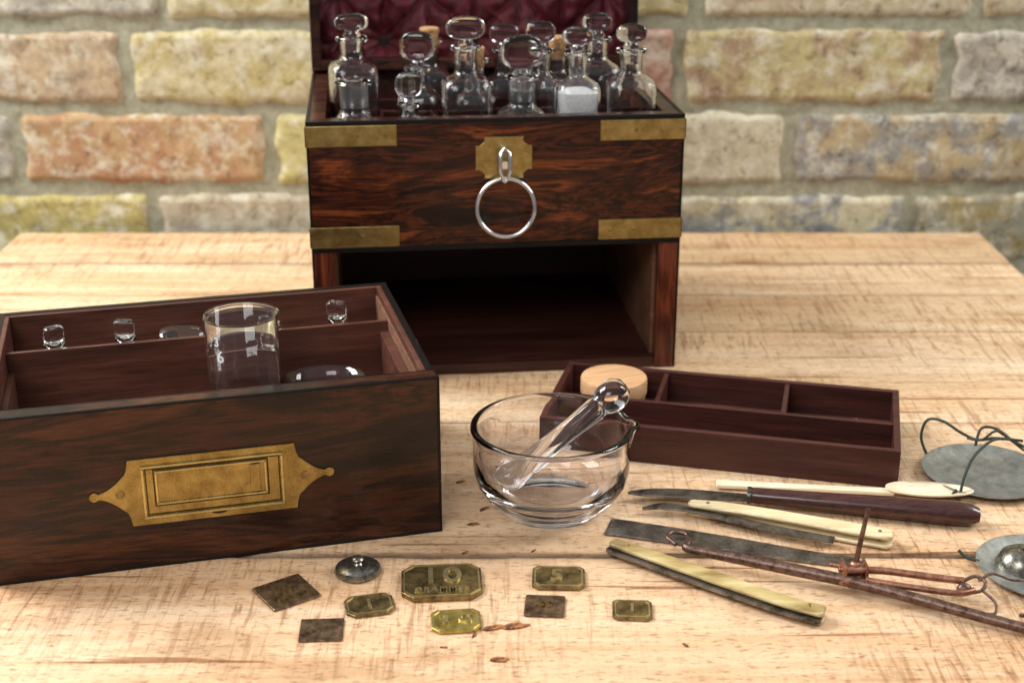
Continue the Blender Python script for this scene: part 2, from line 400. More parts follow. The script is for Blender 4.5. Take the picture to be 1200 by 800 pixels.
# ---------------------------------------------------------------- chest
TH=6.0
CW,CD,CHt=26.0,21.0,18.8
CO=Vector((-13.9,94.5,0))
chest=empty("medicine_chest",CO,TH,"rosewood apothecary medicine chest with brass straps, lid open, drawer removed","chest")
def chw(lx,ly,z=0):
    a=R(TH); return (CO.x+lx*math.cos(a)-ly*math.sin(a),CO.y+lx*math.sin(a)+ly*math.cos(a),z)
PZ=9.9
M().box(.12,CW-.12,0,1.0,PZ,CHt-.15).obj("front_panel",ROSE,chest,bevel=.06)
boxes("side_panel",[(0,1.3,1.02,CD,0,CHt-.15),(CW-1.3,CW,1.02,CD,0,CHt-.15)],ROSE,chest,bevel=.05)
boxes("front_post",[(0.1,1.5,0.05,1.0,0,PZ-.35),(CW-1.5,CW-.1,0.05,1.0,0,PZ-.35)],ROSEV,chest,bevel=.04)
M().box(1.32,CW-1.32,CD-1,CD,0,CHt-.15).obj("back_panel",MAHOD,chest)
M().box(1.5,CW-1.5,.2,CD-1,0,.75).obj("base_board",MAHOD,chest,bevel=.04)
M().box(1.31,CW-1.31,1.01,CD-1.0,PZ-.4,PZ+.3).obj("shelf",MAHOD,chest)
boxes("opening_lining",[(1.31,1.7,1.1,CD-1,.76,PZ-.42),(CW-1.7,CW-1.31,1.1,CD-1,.76,PZ-.42)],MAHOL,chest)  # inner sides of the opening in the lit tone
m=M(); m.box(0,CW,-.02,.25,CHt-.3,CHt).box(0,.25,.25,CD,CHt-.3,CHt).box(CW-.25,CW,.25,CD,CHt-.3,CHt).box(.25,CW-.25,CD-.25,CD,CHt-.3,CHt)
m.box(-.02,.12,-.02,.14,0,CHt-.3).box(CW-.12,CW+.02,-.02,.14,0,CHt-.3).box(.12,CW-.12,-.03,.3,PZ-.34,PZ-.02)
m.obj("ebony_edging",EBON,chest,bevel=.03)
m=M(); m.box(.25,CW-.25,.25,1.3,CHt-.5,CHt-.06).box(.25,1.3,1.3,CD-1.3,CHt-.5,CHt-.06).box(CW-1.3,CW-.25,1.3,CD-1.3,CHt-.5,CHt-.06).box(.25,CW-.25,CD-1.3,CD-.25,CHt-.5,CHt-.06)
m.obj("top_rim",ROSE2,chest)
m=M(); m.box(1.31,CW-1.31,1.31,CD-1.31,12.6,13.0)
for i in range(1,6): m.box(1.3+3.9*i-.12,1.3+3.9*i+.12,1.32,9.2,13.0,17.6)
m.box(1.32,CW-1.32,5.2,5.44,13.0,17.5).box(1.32,CW-1.32,9.2,9.44,13.0,17.5).box(1.32,CW-1.32,13.4,13.64,13.0,17.5)
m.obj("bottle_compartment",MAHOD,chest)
def strap(x0,x1,z0,z1,side):
    m=M(); m.box(x0,x1,-.10,0.03,z0,z1)
    if side<0: m.box(-.1,.03,-.1,5.2,z0,z1)
    else: m.box(CW-.03,CW+.1,-.1,5.2,z0,z1)
    return m.obj("brass_strap",BRASS,chest,bevel=.03)
strap(-.1,6.1,CHt-1.75,CHt-.32,-1); strap(CW-5.9,CW+.1,CHt-1.75,CHt-.32,1)
strap(-.1,6.1,PZ+.05,PZ+1.5,-1); strap(CW-5.9,CW+.1,PZ+.05,PZ+1.5,1)
for x,z in ((3.5,CHt-1.03),(3.5,PZ+.78),(22.6,CHt-1.03),(22.6,PZ+.78),(5.4,CHt-1.03),(20.9,PZ+.78)):
    m=M(); m.lathe([(0,0),(.14,0),(.12,.03),(0,.045)],16)
    m.v=[(x+a,-.10-c,z+b) for a,b,c in m.v]
    m.obj("strap_screw",BRASSP,chest,smooth=30)
cx,cz=13.4,CHt-2.75
def notch(hw,hh,n):
    return [(-hw+n,-hh),(hw-n,-hh),(hw-n,-hh+n*.55),(hw-n*.45,-hh+n),(hw,-hh+n),(hw,hh-n),(hw-n*.45,hh-n),(hw-n,hh-n*.55),(hw-n,hh),(-hw+n,hh),(-hw+n,hh-n*.55),(-hw+n*.45,hh-n),(-hw,hh-n),(-hw,-hh+n),(-hw+n*.45,-hh+n),(-hw+n,-hh+n*.55)]
m=M(); m.prism(notch(1.95,1.45,.6),0,.13,lambda x,y,z:(cx+x,-z-.005,cz+y))
esc=m.obj("lock_escutcheon",BRASS,chest,bevel=.03)
m=M(); m.tube([(cx,.02,cz-.35),(cx,-.9,cz-.35)],.27,16)
m.tube([(cx,-.75,cz+.75),(cx+.3,-.85,cz+.5),(cx+.36,-.95,cz-.1),(cx+.32,-1.0,cz-.8),(cx+.16,-1.0,cz-1.35),(cx,-1.0,cz-1.5),(cx-.16,-1.0,cz-1.35),(cx-.3,-1.0,cz-.8),(cx-.34,-.95,cz-.1),(cx-.28,-.85,cz+.5)],.14,10,closed=True)
key=m.obj("key",BRIGHT,chest,smooth=50)
m=M(); pts=[]
for i in range(64):
    a=2*math.pi*i/64; pts.append((cx+.05+2.0*math.cos(a),-1.0+.25*math.sin(a)-.0,cz-3.32+2.0*math.sin(a)))
m.tube(pts,.14,12,closed=True); m.obj("key_ring",BRIGHT,key,smooth=180)
# lid
lid=empty("lid",(0,0,0)); lid.parent=chest; lid.location=Vector((0,CD,CHt))*CM; lid.rotation_euler=(R(-4),0,0)
LH=20.5; LD=3.2
m=M(); m.box(0,CW,.15,.75,0,LH).box(0,.75,-LD,.15,0.0,LH).box(CW-.75,CW,-LD,.15,0.0,LH).box(.75,CW-.75,-LD,.15,LH-.75,LH).box(.75,CW-.75,-LD,.15,0,.75)
m.obj("lid_frame",ROSE2,lid,bevel=.05)
nx,nz=190,150; vs=[];fs=[]
for j in range(nz+1):
    for i in range(nx+1):
        x=.76+(CW-1.52)*i/nx; z=.76+(LH-1.52)*j/nz
        px=(x-CW/2)/3.6; pz=(z-2.0)/3.6
        ix=round(px);iz=round(pz); best=9
        for ax in (ix-1,ix,ix+1):
            for az in (iz-1,iz,iz+1):
                if (ax+az)%2: continue
                d=math.hypot(px-ax,pz-az)
                if d<best: best=d;bx=ax;bz=az
        an=math.atan2(pz-bz,px-bx)
        pl_=abs(math.sin(an*4+.8*noise.noise(Vector((x*.5,z*.5,0)))))**.6
        d=-1.2+.8*pl_*min(1,best*2.0)+1.1*math.sqrt(min(1,best))-.2+.15*noise.noise(Vector((x*1.3,z*1.3,3)))
        edge=min(i,nx-i,j*1.3,(nz-j)*1.3)/6
        vs.append((x,-d*.9*min(1,edge)-.6-.0,z))
for j in range(nz):
    for i in range(nx):
        a=j*(nx+1)+i; fs.append((a,a+1,a+nx+2,a+nx+1))
mesh("velvet_padding",vs,fs,VELV,lid,smooth=180)

# ---------------------------------------------------------------- bottles
def bottle(lx,ly,w,hs,hl,nr=.75,disc=(1.35,.42,.95),frost=False,kind='disc',fill=0,rot=0,lab=None,z=13.02):
    b=empty("glass_bottle",chw(lx,ly,z),TH+rot,lab or "clear square glass bottle with flat glass stopper in chest","bottle","stoppered bottles in the medicine chest")
    r=w/2; t=.16
    prof=[(0,0),(r*.85,0),(r*.97,.08),(r,.3),(r,hs-.9),(r*.97,hs-.5),(r*.85,hs-.18),(r*.62,hs+.02),(nr*1.15,hs+.15),(nr,hs+.35),(nr,hl-.35),(nr*1.35,hl-.28),(nr*1.4,hl-.1),(nr*1.3,hl),
          (nr-.2,hl),(nr-.22,hs+.4),(nr-.16,hs+.1),(r*.6,hs-.16),(r*.82,hs-.36),(r-t,hs-.9),(r-t,.6),(r*.8,.38),(0,.36)]
    sq=[4]*8+[2]*8+[2,3,4,4,4,4,4]
    m=M(); m.lathe(prof,48,sq); m.obj("bottle_body",GLASS,b,smooth=60)
    if fill:
        m=M(); rr=r-t-.03; m.lathe([(0,.40),(rr*.85,.42),(rr*.98,.62),(rr,fill),(rr*.6,fill+.12),(0,fill+.2)],32,[4]*6); m.obj("powder_content",POWD,b,smooth=50)
    if frost:
        m=M(); m.lathe([(nr+.012,hs+.5),(nr+.03,hs+.55),(nr+.03,hl-.45),(nr+.012,hl-.4)],36); m.obj("ground_neck",FROST,b,smooth=50)
    if kind:
        m=M(); pr=nr-.25
        if kind=='cork':
            m.lathe([(0,hl-.9),(pr,hl-.9),(nr*1.05,hl+.7),(nr*.95,hl+.8),(0,hl+.8)],24); m.obj("cork_stopper",CORK,b,smooth=40)
        else:
            m.lathe([(0,hl-1.1),(pr*.85,hl-1.1),(pr,hl-.05),(nr*.75,hl+.1),(nr*.6,hl+.3),(nr*.55,hl+.42),(0,hl+.42)],28)
            m.ellipsoid((0,0,hl+.38+disc[2]),disc,32,18,2.6)
            m.obj("glass_stopper",GLASS,b,smooth=60)
    return b
Lt="tall clear glass bottle with oval glass stopper in chest"
Ll="short clear glass bottle with round disc stopper in chest"
bottle(3.3,3.2,3.2,5.6,8.0,.95,kind=None,frost=True,lab="open clear glass bottle with ground neck in chest")
bottle(7.1,3.2,2.9,5.2,6.3,.6,(.95,.4,.9),lab=Ll)
bottle(11.1,3.2,3.5,8.1,10.2,.78,(1.35,.5,.8),lab=Lt)
bottle(15.0,3.2,3.3,5.8,8.1,.9,(1.5,.35,1.2),frost=True,rot=8,lab=Ll)
bottle(18.9,3.2,3.2,7.7,9.7,.72,(1.1,.5,.62),fill=6.9,lab="clear glass bottle mostly full of white powder in chest")
bottle(22.7,3.2,3.5,7.9,9.8,.8,(1.1,.5,.65),rot=-4,lab=Lt)
bottle(3.3,7.3,3.5,8.6,10.3,.85,(1.2,.5,.6),rot=5,lab=Lt)
bottle(7.9,7.3,3.0,6.4,8.1,.7,(1.25,.4,1.05),rot=-10,lab=Ll)
bottle(12.0,7.3,3.0,6.4,8.6,.75,kind='cork',lab="clear glass bottle closed with a cork in chest")
bottle(16.8,7.3,3.2,7.2,9.2,.75,(1.1,.4,.8),lab=Ll)
bottle(20.9,7.3,3.4,8.2,10.0,.8,(1.1,.5,.65),lab=Lt)
bottle(9.0,11.4,3.0,7.2,9.4,.7,kind='cork',lab="clear glass bottle closed with a cork in chest")
bottle(14.6,11.4,3.2,6.5,8.6,.7,(1.1,.4,.7),lab=Ll)
bottle(18.6,11.4,3.2,6.6,8.6,.7,kind='cork',lab="clear glass bottle closed with a cork in chest")

# ---------------------------------------------------------------- drawer
DT=14.5; DO=Vector((-4.0,72.1,0)); DWd=24.3; DD=16.5; DH=9.6
dr=empty("wooden_drawer",DO,DT,"rosewood drawer with brass recessed handle, holding glassware, on table","drawer")
def drw(lx,ly,z=0):
    a=R(DT); return (DO.x+lx*math.cos(a)-ly*math.sin(a),DO.y+lx*math.sin(a)+ly*math.cos(a),z)
M().box(-DWd+.1,-.1,0,1.1,0.1,DH-.12).obj("drawer_front",ROSE2,dr,bevel=.05)
m=M(); m.box(-DWd,0,-.02,.16,DH-.14,DH).box(-DWd,0,.95,1.12,DH-.14,DH-.02).box(-.12,.02,-.02,1.1,0,DH-.14).box(-DWd,-DWd+.12,-.02,1.1,0,DH-.14).box(-DWd+.1,-.1,-.02,.16,0,.14)
m.obj("ebony_edging",EBON,dr,bevel=.03)
M().box(-DWd+.1,-.1,.16,.95,DH-.13,DH-.03).obj("front_capping",ROSE2,dr)
boxes("drawer_side",[(-.85,-.2,1.12,DD,0,DH),(-DWd+.2,-DWd+.85,1.12,DD,0,DH)],MAHO,dr,bevel=.05)
M().box(-DWd+.85,-.85,DD-.7,DD,0,DH).obj("drawer_back",MAHO,dr,bevel=.05)
m=M(); m.box(-.55,-.15,1.13,DD+.02,DH+.005,DH+.04).box(-DWd+.15,-DWd+.55,1.13,DD+.02,DH+.005,DH+.04).box(-DWd+.55,-.55,DD-.4,DD+.02,DH+.005,DH+.04); m.obj("edge_stringing",EBON,dr)
M().box(-DWd+.86,-.86,1.12,DD-.7,2.6,3.0).obj("drawer_floor",MAHO,dr)
M().box(-DWd+.9,-.9,11.0,11.3,3.0,DH-.6).obj("divider",MAHO,dr,bevel=.03)
boxes("glue_batten",[(-1.5,-.97,1.2,10.99,3.02,DH-1.2),(-DWd+.87,-DWd+1.2,1.2,10.99,3.02,DH-1.8)],MAHO,dr,bevel=.03)
boxes("pale_side_lining",[(-.95,-.86,1.15,DD-.75,3.02,DH-.5)],MAHOL,dr)  # thin sheet along one side in the lighter lit tone
# handle plate
hx,hz=-12.5,4.6
def curve(p0,p1,c,n=7):
    return [((1-t)**2*p0[0]+2*t*(1-t)*c[0]+t*t*p1[0],(1-t)**2*p0[1]+2*t*(1-t)*c[1]+t*t*p1[1]) for t in [i/n for i in range(n)]]
hw,hh,tip=4.4,1.95,6.0
q=[]
q+=curve((hw,hh),(hw+.35,1.0),(hw+.1,1.1))+curve((hw+.35,1.0),(tip,.16),(hw+1.0,.30))
q+=[(tip+.24+.27*math.cos(a),.27*math.sin(a)) for a in [R(140-280*i/12) for i in range(13)]]
q+=curve((tip,-.16),(hw+.35,-1.0),(hw+1.0,-.30))+curve((hw+.35,-1.0),(hw,-hh),(hw+.1,-1.1))
q+=[(hw,-hh)]
out=(q+[(-x,-y) for x,y in q])[::-1]
m=M(); m.prism(out,0,.12,lambda x,y,z:(hx+x,-z-.005,hz+y)); plate=m.obj("handle_plate",BRASSP,dr,bevel=.03)
def frame(m,hw,hh,t,y0,y1,dz=0,dx=0):
    for (a,b,c,d) in ((-hw,hw,hh-t,hh),(-hw,hw,-hh,-hh+t),(-hw,-hw+t,-hh+t,hh-t),(hw-t,hw,-hh+t,hh-t)):
        m.box(hx+dx+a,hx+dx+b,y0,y1,hz+dz+c,hz+dz+d)
m=M(); frame(m,3.75,1.55,.15,-.26,-.126); m.obj("handle_frame",BRASSH,plate,bevel=.05)
m=M(); frame(m,3.56,1.37,.07,-.145,-.127); m.obj("groove_shade_strip",BRASSD,plate)  # dark strip on the plate, painted as a groove's shade
m=M(); frame(m,2.95,1.0,.12,-.22,-.127,.2,-.1); m.obj("folding_grip",BRASSH,plate,bevel=.04)
m=M(); m.box(hx+1.95,hx+2.5,-.24,-.13,hz-.62,hz+1.02); m.obj("grip_tongue",BRASSP,plate,bevel=.04)
m=M(); frame(m,3.05,1.10,.08,-.14,-.127,.2,-.1); m.obj("grip_shade_strip",BRASSD,plate)  # dark strip painted as the shadow around the grip
m=M(); m.prism([(.42*math.cos(a),.16*math.sin(a)) for a in [R(180+180*i/10) for i in range(11)]],.126,.15,lambda x,y,z:(hx+.2+x,-z,hz-1.58+y)); m.obj("finger_notch_shade",BRASSD,plate)  # notch is not cut, dark patch gives its shade
for sx,sz in ((hx-4.9,hz),(hx+4.9,hz)):
    m=M(); m.prism([(.25*math.cos(R(30*i)),.25*math.sin(R(30*i))) for i in range(12)],.126,.16,lambda x,y,z:(sx+x,-z,sz+y)); m.obj("plate_screw",COIN1,plate,bevel=.02)

# beaker
bk=empty("glass_beaker",(-15.35,75.6,3.02),0,"clear glass measuring beaker with small etched marks standing in drawer","beaker")
r=2.05;H=8.9
m=M(); m.lathe([(0,0),(r*.9,0),(r,.1),(r,H-.1),(r+.06,H-.04),(r+.03,H+.03),(r-.1,H),(r-.15,H-.15),(r-.15,.6),(r*.8,.45),(0,.42)],64)
m.obj("beaker_body",GLASS,bk,smooth=50)
def text_obj(s,size,ext,mat,parent,name,fn=None,loc=(0,0,0),rot=(0,0,0),label=None,sp=1.0,bold=0):
    cu=bpy.data.curves.new(name,'FONT'); cu.body=s; cu.size=size*CM; cu.extrude=ext*CM; cu.offset=bold*CM; cu.align_x='CENTER'; cu.align_y='CENTER'; cu.resolution_u=3; cu.space_character=sp
    o=bpy.data.objects.new(name,cu); col.objects.link(o)
    bpy.context.view_layer.update()
    dg=bpy.context.evaluated_depsgraph_get()
    me=bpy.data.meshes.new_from_object(o.evaluated_get(dg))
    bpy.data.objects.remove(o,do_unlink=True)
    me.materials.clear(); me.materials.append(mat)
    o=bpy.data.objects.new(name,me); col.objects.link(o); o.parent=parent
    if fn:
        for v in me.vertices:
            v.co=Vector(fn(v.co.x/CM,v.co.y/CM,v.co.z/CM))*CM
    else:
        o.location=Vector(loc)*CM; o.rotation_euler=rot
    return o
def wrapb(dx,zz):
    return lambda x,y,z:((r+.02+z)*math.cos(R(-90)+(x+dx)/r),(r+.02+z)*math.sin(R(-90)+(x+dx)/r),zz+y)
text_obj("6",1.0,.006,ETCH,bk,"etched_number",wrapb(-.95,7.0),bold=.01)
text_obj("3",.75,.006,ETCH,bk,"etched_number",wrapb(-1.15,7.85),bold=.01)

jar=empty("glass_dish",(-10.9,76.2,3.02),0,"round clear glass dish with rolled rim in drawer","dish")
m=M(); m.lathe([(0,0),(1.5,0),(1.7,.15),(1.75,1.5),(2.2,3.9),(2.55,4.4),(2.6,4.5),(2.5,4.6),(2.3,4.5),(2.0,4.0),(1.55,1.6),(1.45,.5),(0,.4)],56); m.obj("dish_bowl",GLASS,jar,smooth=60)
def vial(lx,ly,z,rx,rz,s=1.0):
    x,y,zz=drw(lx,ly,z)
    e=empty("glass_vial",(x,y,zz),0,"small clear glass vial with faceted stopper in drawer","vial","small vials in the drawer",rot=(R(rx),0,R(DT+rz)))
    m=M(); rr=.95*s; L=5.0
    m.lathe([(0,0),(rr*.9,0),(rr,.12),(rr,L-.6),(rr*.8,L-.2),(.45,L),(.45,L+.5),(.6,L+.6),(.6,L+.75),(.3,L+.75),(.28,L),(rr*.75,L-.45),(rr-.14,L-.8),(rr-.14,.3),(0,.25)],32); m.obj("vial_body",GLASS,e,smooth=50)
    m=M(); m.lathe([(0,L+.2),(.22,L+.2),(.27,L+.78),(.3,L+.9),(0,L+.9)],20); m.ellipsoid((0,0,L+1.35),(.62,.32,.52),20,12,4); m.obj("glass_stopper",GLASS,e,smooth=40)
for lx,rz,z in ((-21.0,20,3.4),(-16.5,-12,3.45),(-8.2,8,3.4),(-3.6,-25,3.5)):
    vial(lx,12.6,z,8,rz)
e=empty("glass_stopper_disc",drw(-13.3,13.2,8.4),DT,"flat oval clear glass stopper standing in drawer","stopper",rot=(R(22),R(5),R(DT)))
m=M(); m.ellipsoid((0,0,0),(1.45,.85,.28),32,14,2.6); m.tube([(-.6,-.0,-.1),(-.7,0,-5.2)],.35,14); m.obj("stopper_head",GLASS,e,smooth=60)
sl=empty("glass_slab",drw(-19.3,4.8,3.02),DT-3,"flat clear glass pill slab lying in drawer","slab")
m=M(); m.box(-2.4,2.4,-2.2,2.2,0,3.9); m.obj("slab_body",GLASS,sl,bevel=.15)

# ---------------------------------------------------------------- tray
TT=-13.5; TO=Vector((1.7,82.6,0)); TW,TD,TZ=22.3,9.8,2.5
tr=empty("wooden_tray",TO,TT,"shallow mahogany tray divided into compartments, on table","tray")
m=M(); t=.42
m.box(0,TW,0,t,0,TZ).box(0,TW,TD-t,TD,0,TZ).box(0,t,t,TD-t,0,TZ).box(TW-t,TW,t,TD-t,0,TZ); m.obj("tray_side",TRAYM,tr,bevel=.05)
M().box(t,TW-t,t,TD-t,.1,.4).obj("tray_floor",MAHO,tr)
boxes("divider",[(t,TW-t,4.1,4.45,.4,TZ-.08),(6.75,7.05,4.45,TD-t,.4,TZ-.1),(14.9,15.2,4.45,TD-t,.4,TZ-.1)],TRAYM,tr,bevel=.03)
m=M(); m.lathe([(0,.4),(.3,.4),(.3,1.0),(.18,1.02),(.22,1.25),(.12,1.38),(0,1.4)],16,c=(19.6,7.0)); m.obj("knob",DKWOOD,tr,smooth=50)
a=R(TT); lx,ly=3.65,6.9
pb=empty("round_wooden_box",(TO.x+lx*math.cos(a)-ly*math.sin(a),TO.y+lx*math.sin(a)+ly*math.cos(a),.41),20,"round pale boxwood pill box lying in the tray","box")
m=M(); m.lathe([(0,0),(2.1,0),(2.15,.1),(2.15,1.3),(0,1.3)],56); m.obj("box_base",BOXW,pb,smooth=40)
m=M(); m.lathe([(0,1.32),(2.2,1.32),(2.24,1.42),(2.24,2.3),(2.18,2.42),(2.0,2.46),(0,2.48)],56); m.obj("box_lid",BOXW,pb,smooth=40)

# ---------------------------------------------------------------- mortar & pestle
mo=empty("glass_mortar",(2.3,75.3,0),0,"clear pressed glass mortar bowl with pouring lip on table","mortar")
rim=[(4.53+.21*math.cos(a),5.10+.21*math.sin(a)) for a in [R(-10+200*i/12) for i in range(13)]]
prof=[(0,.15),(2.3,.12),(2.6,0),(2.95,.02),(3.1,.25),(3.35,.55),(4.0,1.1),(4.4,1.8),(4.58,2.6),(4.6,3.4),(4.6,4.2),(4.66,4.8)]+rim+[(4.24,4.7),(4.18,4.1),(4.18,3.4),(4.10,2.7),(3.85,2.05),(3.3,1.5),(2.3,1.12),(1.0,.98),(0,.96)]
m=M(); m.lathe(prof,96)
vv=[]
for x,y,z in m.v:
    rr=math.hypot(x,y)
    if rr>3.5:
        a=math.atan2(y,x); g=math.exp(-(a-0.05)**2/.02)*max(0,(z-3.9)/1.4)
        x+= .5*g; z-= .12*g
    vv.append((x,y,z))
mesh("mortar_bowl",vv,m.f,GLASSM,mo,smooth=180)
pe=empty("glass_pestle",(-.25,74.35,2.2),0,"clear glass pestle with knob leaning in the mortar","pestle")
B=Vector((6.75,3.1,4.45)); d=B.normalized()
m=M(); m.lathe([(0,-.75),(.45,-.68),(.8,-.4),(.92,0),(.88,.5),(.76,1.3),(.66,2.2),(.6,3.4),(.62,5.0),(.68,6.2),(.7,6.7),(.66,7.0),(.82,7.2),(.95,7.55),(.98,8.0),(.85,8.5),(.5,8.85),(0,8.95)],40)
qt=Vector((0,0,1)).rotation_difference(d)
mesh("pestle_rod",[tuple(qt@Vector(v)) for v in m.v],m.f,GLASS,pe,smooth=70)

# ---------------------------------------------------------------- weights
def oct_(hw,hd,c): return [(-hw+c,-hd),(hw-c,-hd),(hw,-hd+c),(hw,hd-c),(hw-c,hd),(-hw+c,hd),(-hw,hd-c),(-hw,-hd+c)]
def weight(name,loc,rot,hw,hd,c,th,mat,label,texts=(),border=True,hl=None):
    e=empty(name,(*loc,0.01),rot,label,"weight","apothecary weights on the table")
    m=M(); m.prism(oct_(hw,hd,c),0,th); m.obj("weight_plate",mat,e,bevel=.05)
    hl=hl or COINH
    if border:
        m=M(); o=oct_(hw-.12,hd-.12,c*.9); i=oct_(hw-.2,hd-.2,c*.85); n=len(o)
        v=[(x,y,th-.005) for x,y in o]+[(x,y,th-.005) for x,y in i]+[(x,y,th+.05) for x,y in o]+[(x,y,th+.05) for x,y in i]
        f=[]
        for k in range(n):
            j=(k+1)%n
            f+=[(2*n+k,2*n+j,3*n+j,3*n+k),(k,j,2*n+j,2*n+k),(n+j,n+k,3*n+k,3*n+j)]
        m.add(v,f); m.obj("raised_border",hl,e)
    for s,size,x,y,sp in texts:
        text_obj(s,size,.07,hl,e,"raised_lettering",loc=(x,y,th+.02),sp=sp,bold=.02 if size>.6 else .006)
    return e
weight("metal_weight",(-11.9,65.3),35,1.38,1.35,.08,.14,COIN3,"square dark bronze weight with worn stamping on table",[("II",1.0,0,.2,1.3),("GRAINS",.46,0,-.75,1.1)],False,COIN1)
weight("metal_weight",(-7.4,64.0),14,1.28,1.02,.42,.16,COIN1,"small octagonal bronze weight with raised border",[("1",1.1,0,0,1)])
weight("metal_weight",(-3.75,66.2),4,2.15,1.72,.6,.28,COIN1,"large octagonal bronze weight stamped with number ten",[("10",2.2,0,.38,1.05),("GRAMMES",.6,0,-1.02,1.1)])
weight("metal_weight",(-2.85,62.45),6,1.28,1.02,.35,.2,COIN2,"yellow brass octagonal weight with raised lettering",[("2 G",1.05,0,0,1.1)])
weight("metal_weight",(2.5,66.7),-2,1.42,1.12,.3,.22,COIN1,"rectangular bronze weight with clipped corners and number",[("5",1.5,-.1,0,1)])
weight("metal_weight",(1.7,63.95),-4,1.05,1.02,.1,.12,COIN3,"small square brown weight with engraved face on table",[("ss",1.0,0,.1,1)],False,COIN1)
weight("metal_weight",(6.2,63.5),-3,1.03,.92,.22,.18,COIN1,"small rectangular bronze weight with rounded corners on table",[("1",1.0,0,0,1)])
weight("metal_weight",(-9.6,61.7),3,1.1,1.02,.04,.1,COIN3,"plain thin square copper brown weight on table",[],False)
e=empty("round_weight",(-8.35,67.5,0.01),0,"round dark metal disc weight with small raised knob","weight")
m=M(); m.lathe([(0,0),(1.15,0),(1.24,.06),(1.26,.22),(1.2,.34),(1.05,.36),(.98,.42),(.6,.5),(.45,.52),(0,.54)],48); m.obj("weight_disc",FERR,e,smooth=35)
m=M(); m.lathe([(0,.5),(.3,.5),(.2,.62),(.26,.74),(.34,.82),(.26,.93),(0,.96)],24); m.obj("weight_knob",FERR,e,smooth=50)

# ---------------------------------------------------------------- tools
def bar(name,pts,widths,z0s,th,mat,parent,bevel=.08,taper=None,smooth=None):
    P=[Vector((p[0],p[1],0)) for p in pts]; m=M(); vs=[];n=len(P)
    for i,p in enumerate(P):
        t=(P[min(i+1,n-1)]-P[max(i-1,0)]).normalized(); nn=Vector((-t.y,t.x,0))
        z=z0s[i] if isinstance(z0s,(list,tuple)) else z0s
        h=th[i] if isinstance(th,(list,tuple)) else th
        for s,zz in ((-1,z),(1,z),(1,z+h),(-1,z+h)):
            q=p+nn*s*widths[i]/2; vs.append((q.x,q.y,zz))
    f=[(0,1,2,3),tuple((n-1)*4+k for k in (3,2,1,0))]
    for i in range(n-1):
        for k in range(4):
            l=(k+1)%4; f.append((i*4+l,i*4+k,(i+1)*4+k,(i+1)*4+l))
    m.add(vs,f)
    return m.obj(name,mat,parent,bevel=bevel,smooth=smooth)
def rel(o,pts): return [(p[0]-o[0],p[1]-o[1],*p[2:]) for p in pts]
def sp2(pts,k=6): return [(p.x,p.y,p.z) for p in smoothpath([(*q,0) if len(q)==2 else q for q in pts],k)]
def interp(vals,n):
    out=[]
    for i in range(n):
        t=i/(n-1)*(len(vals)-1); k=min(int(t),len(vals)-2); out.append(vals[k]+(vals[k+1]-vals[k])*(t-k))
    return out

o=(6.9,75.75)
kn_=empty("surgical_knife",(*o,0),0,"dark wooden handled knife with dark steel blade on table","knife")
pp=sp2(rel(o,[(6.9,75.9),(9,75.85),(11.5,75.6),(14.2,75.2)]))
n=len(pp); bar("blade",pp,interp([.15,1.0,1.15,1.0,.85],n),.45,.14,STEEL,kn_,bevel=.04)
hd=Vector((26.9-14.0,72.7-75.25,0)); ang=math.atan2(hd.y,hd.x)
m=M(); m.lathe([(0,0),(.42,0),(.5,.15),(.52,.6),(.55,2),(.62,5),(.72,9),(.76,11.5),(.7,12.6),(.45,13.1),(0,13.2)],32)
def alongh(m,dz=0):
    vs=[]
    for x,y,z in m.v:
        q=Matrix.Rotation(ang,3,'Z')@Vector((z+dz,x,y)); vs.append((q.x+14.0-o[0],q.y+75.25-o[1],q.z*.9+.7))
    return vs
mesh("handle",alongh(m),m.f,DKWOOD,kn_,smooth=40)
m=M(); m.lathe([(.46,0),(.54,0),(.56,.1),(.54,.25),(.48,.25)],32)
mesh("ferrule",alongh(m,-.1),m.f,STEEL,kn_,smooth=40)
# bone spoon
o=(12.4,77.6)
s_=empty("bone_spoon",(*o,0),0,"long pale bone spoon spatula lying on table","spoon")
pp=sp2(rel(o,[(12.4,77.6),(16,77.2),(20.5,76.75),(22.4,76.55),(23.6,76.45),(25,76.3)]),5)
n=18; bar("spoon_handle",pp[:n],interp([.8,.7,.62,.7],n),.12,.28,IVORY,s_,bevel=.1)
vs=[];fs=[];NA,NR=28,6
cxs,cys=25.0-o[0],76.35-o[1]
for sgn,off_ in ((1,0),(-1,-.16)):
    for j in range(NR+1):
        for i in range(NA):
            a=2*math.pi*i/NA; q=max(j/NR,.001)
            x=2.6*q*math.cos(a); y=.95*q*math.sin(a)*(1-.12*math.cos(a)); z=.25+.33*q*q+off_*(1-.5*q)
            c_,s2=math.cos(R(-6)),math.sin(R(-6)); vs.append((cxs+x*c_-y*s2,cys+x*s2+y*c_,z))
for L_ in (0,1):
    b0=L_*(NR+1)*NA
    for j in range(NR):
        for i in range(NA):
            q=(b0+j*NA+i,b0+j*NA+(i+1)%NA,b0+(j+1)*NA+(i+1)%NA,b0+(j+1)*NA+i)
            fs.append(q if not L_ else q[::-1])
b0=NR*NA;b1=(2*NR+1)*NA
for i in range(NA): fs.append((b0+i,b0+(i+1)%NA,b1+(i+1)%NA,b1+i)[::-1])
mesh("spoon_bowl",vs,fs,IVORY,s_,smooth=60)
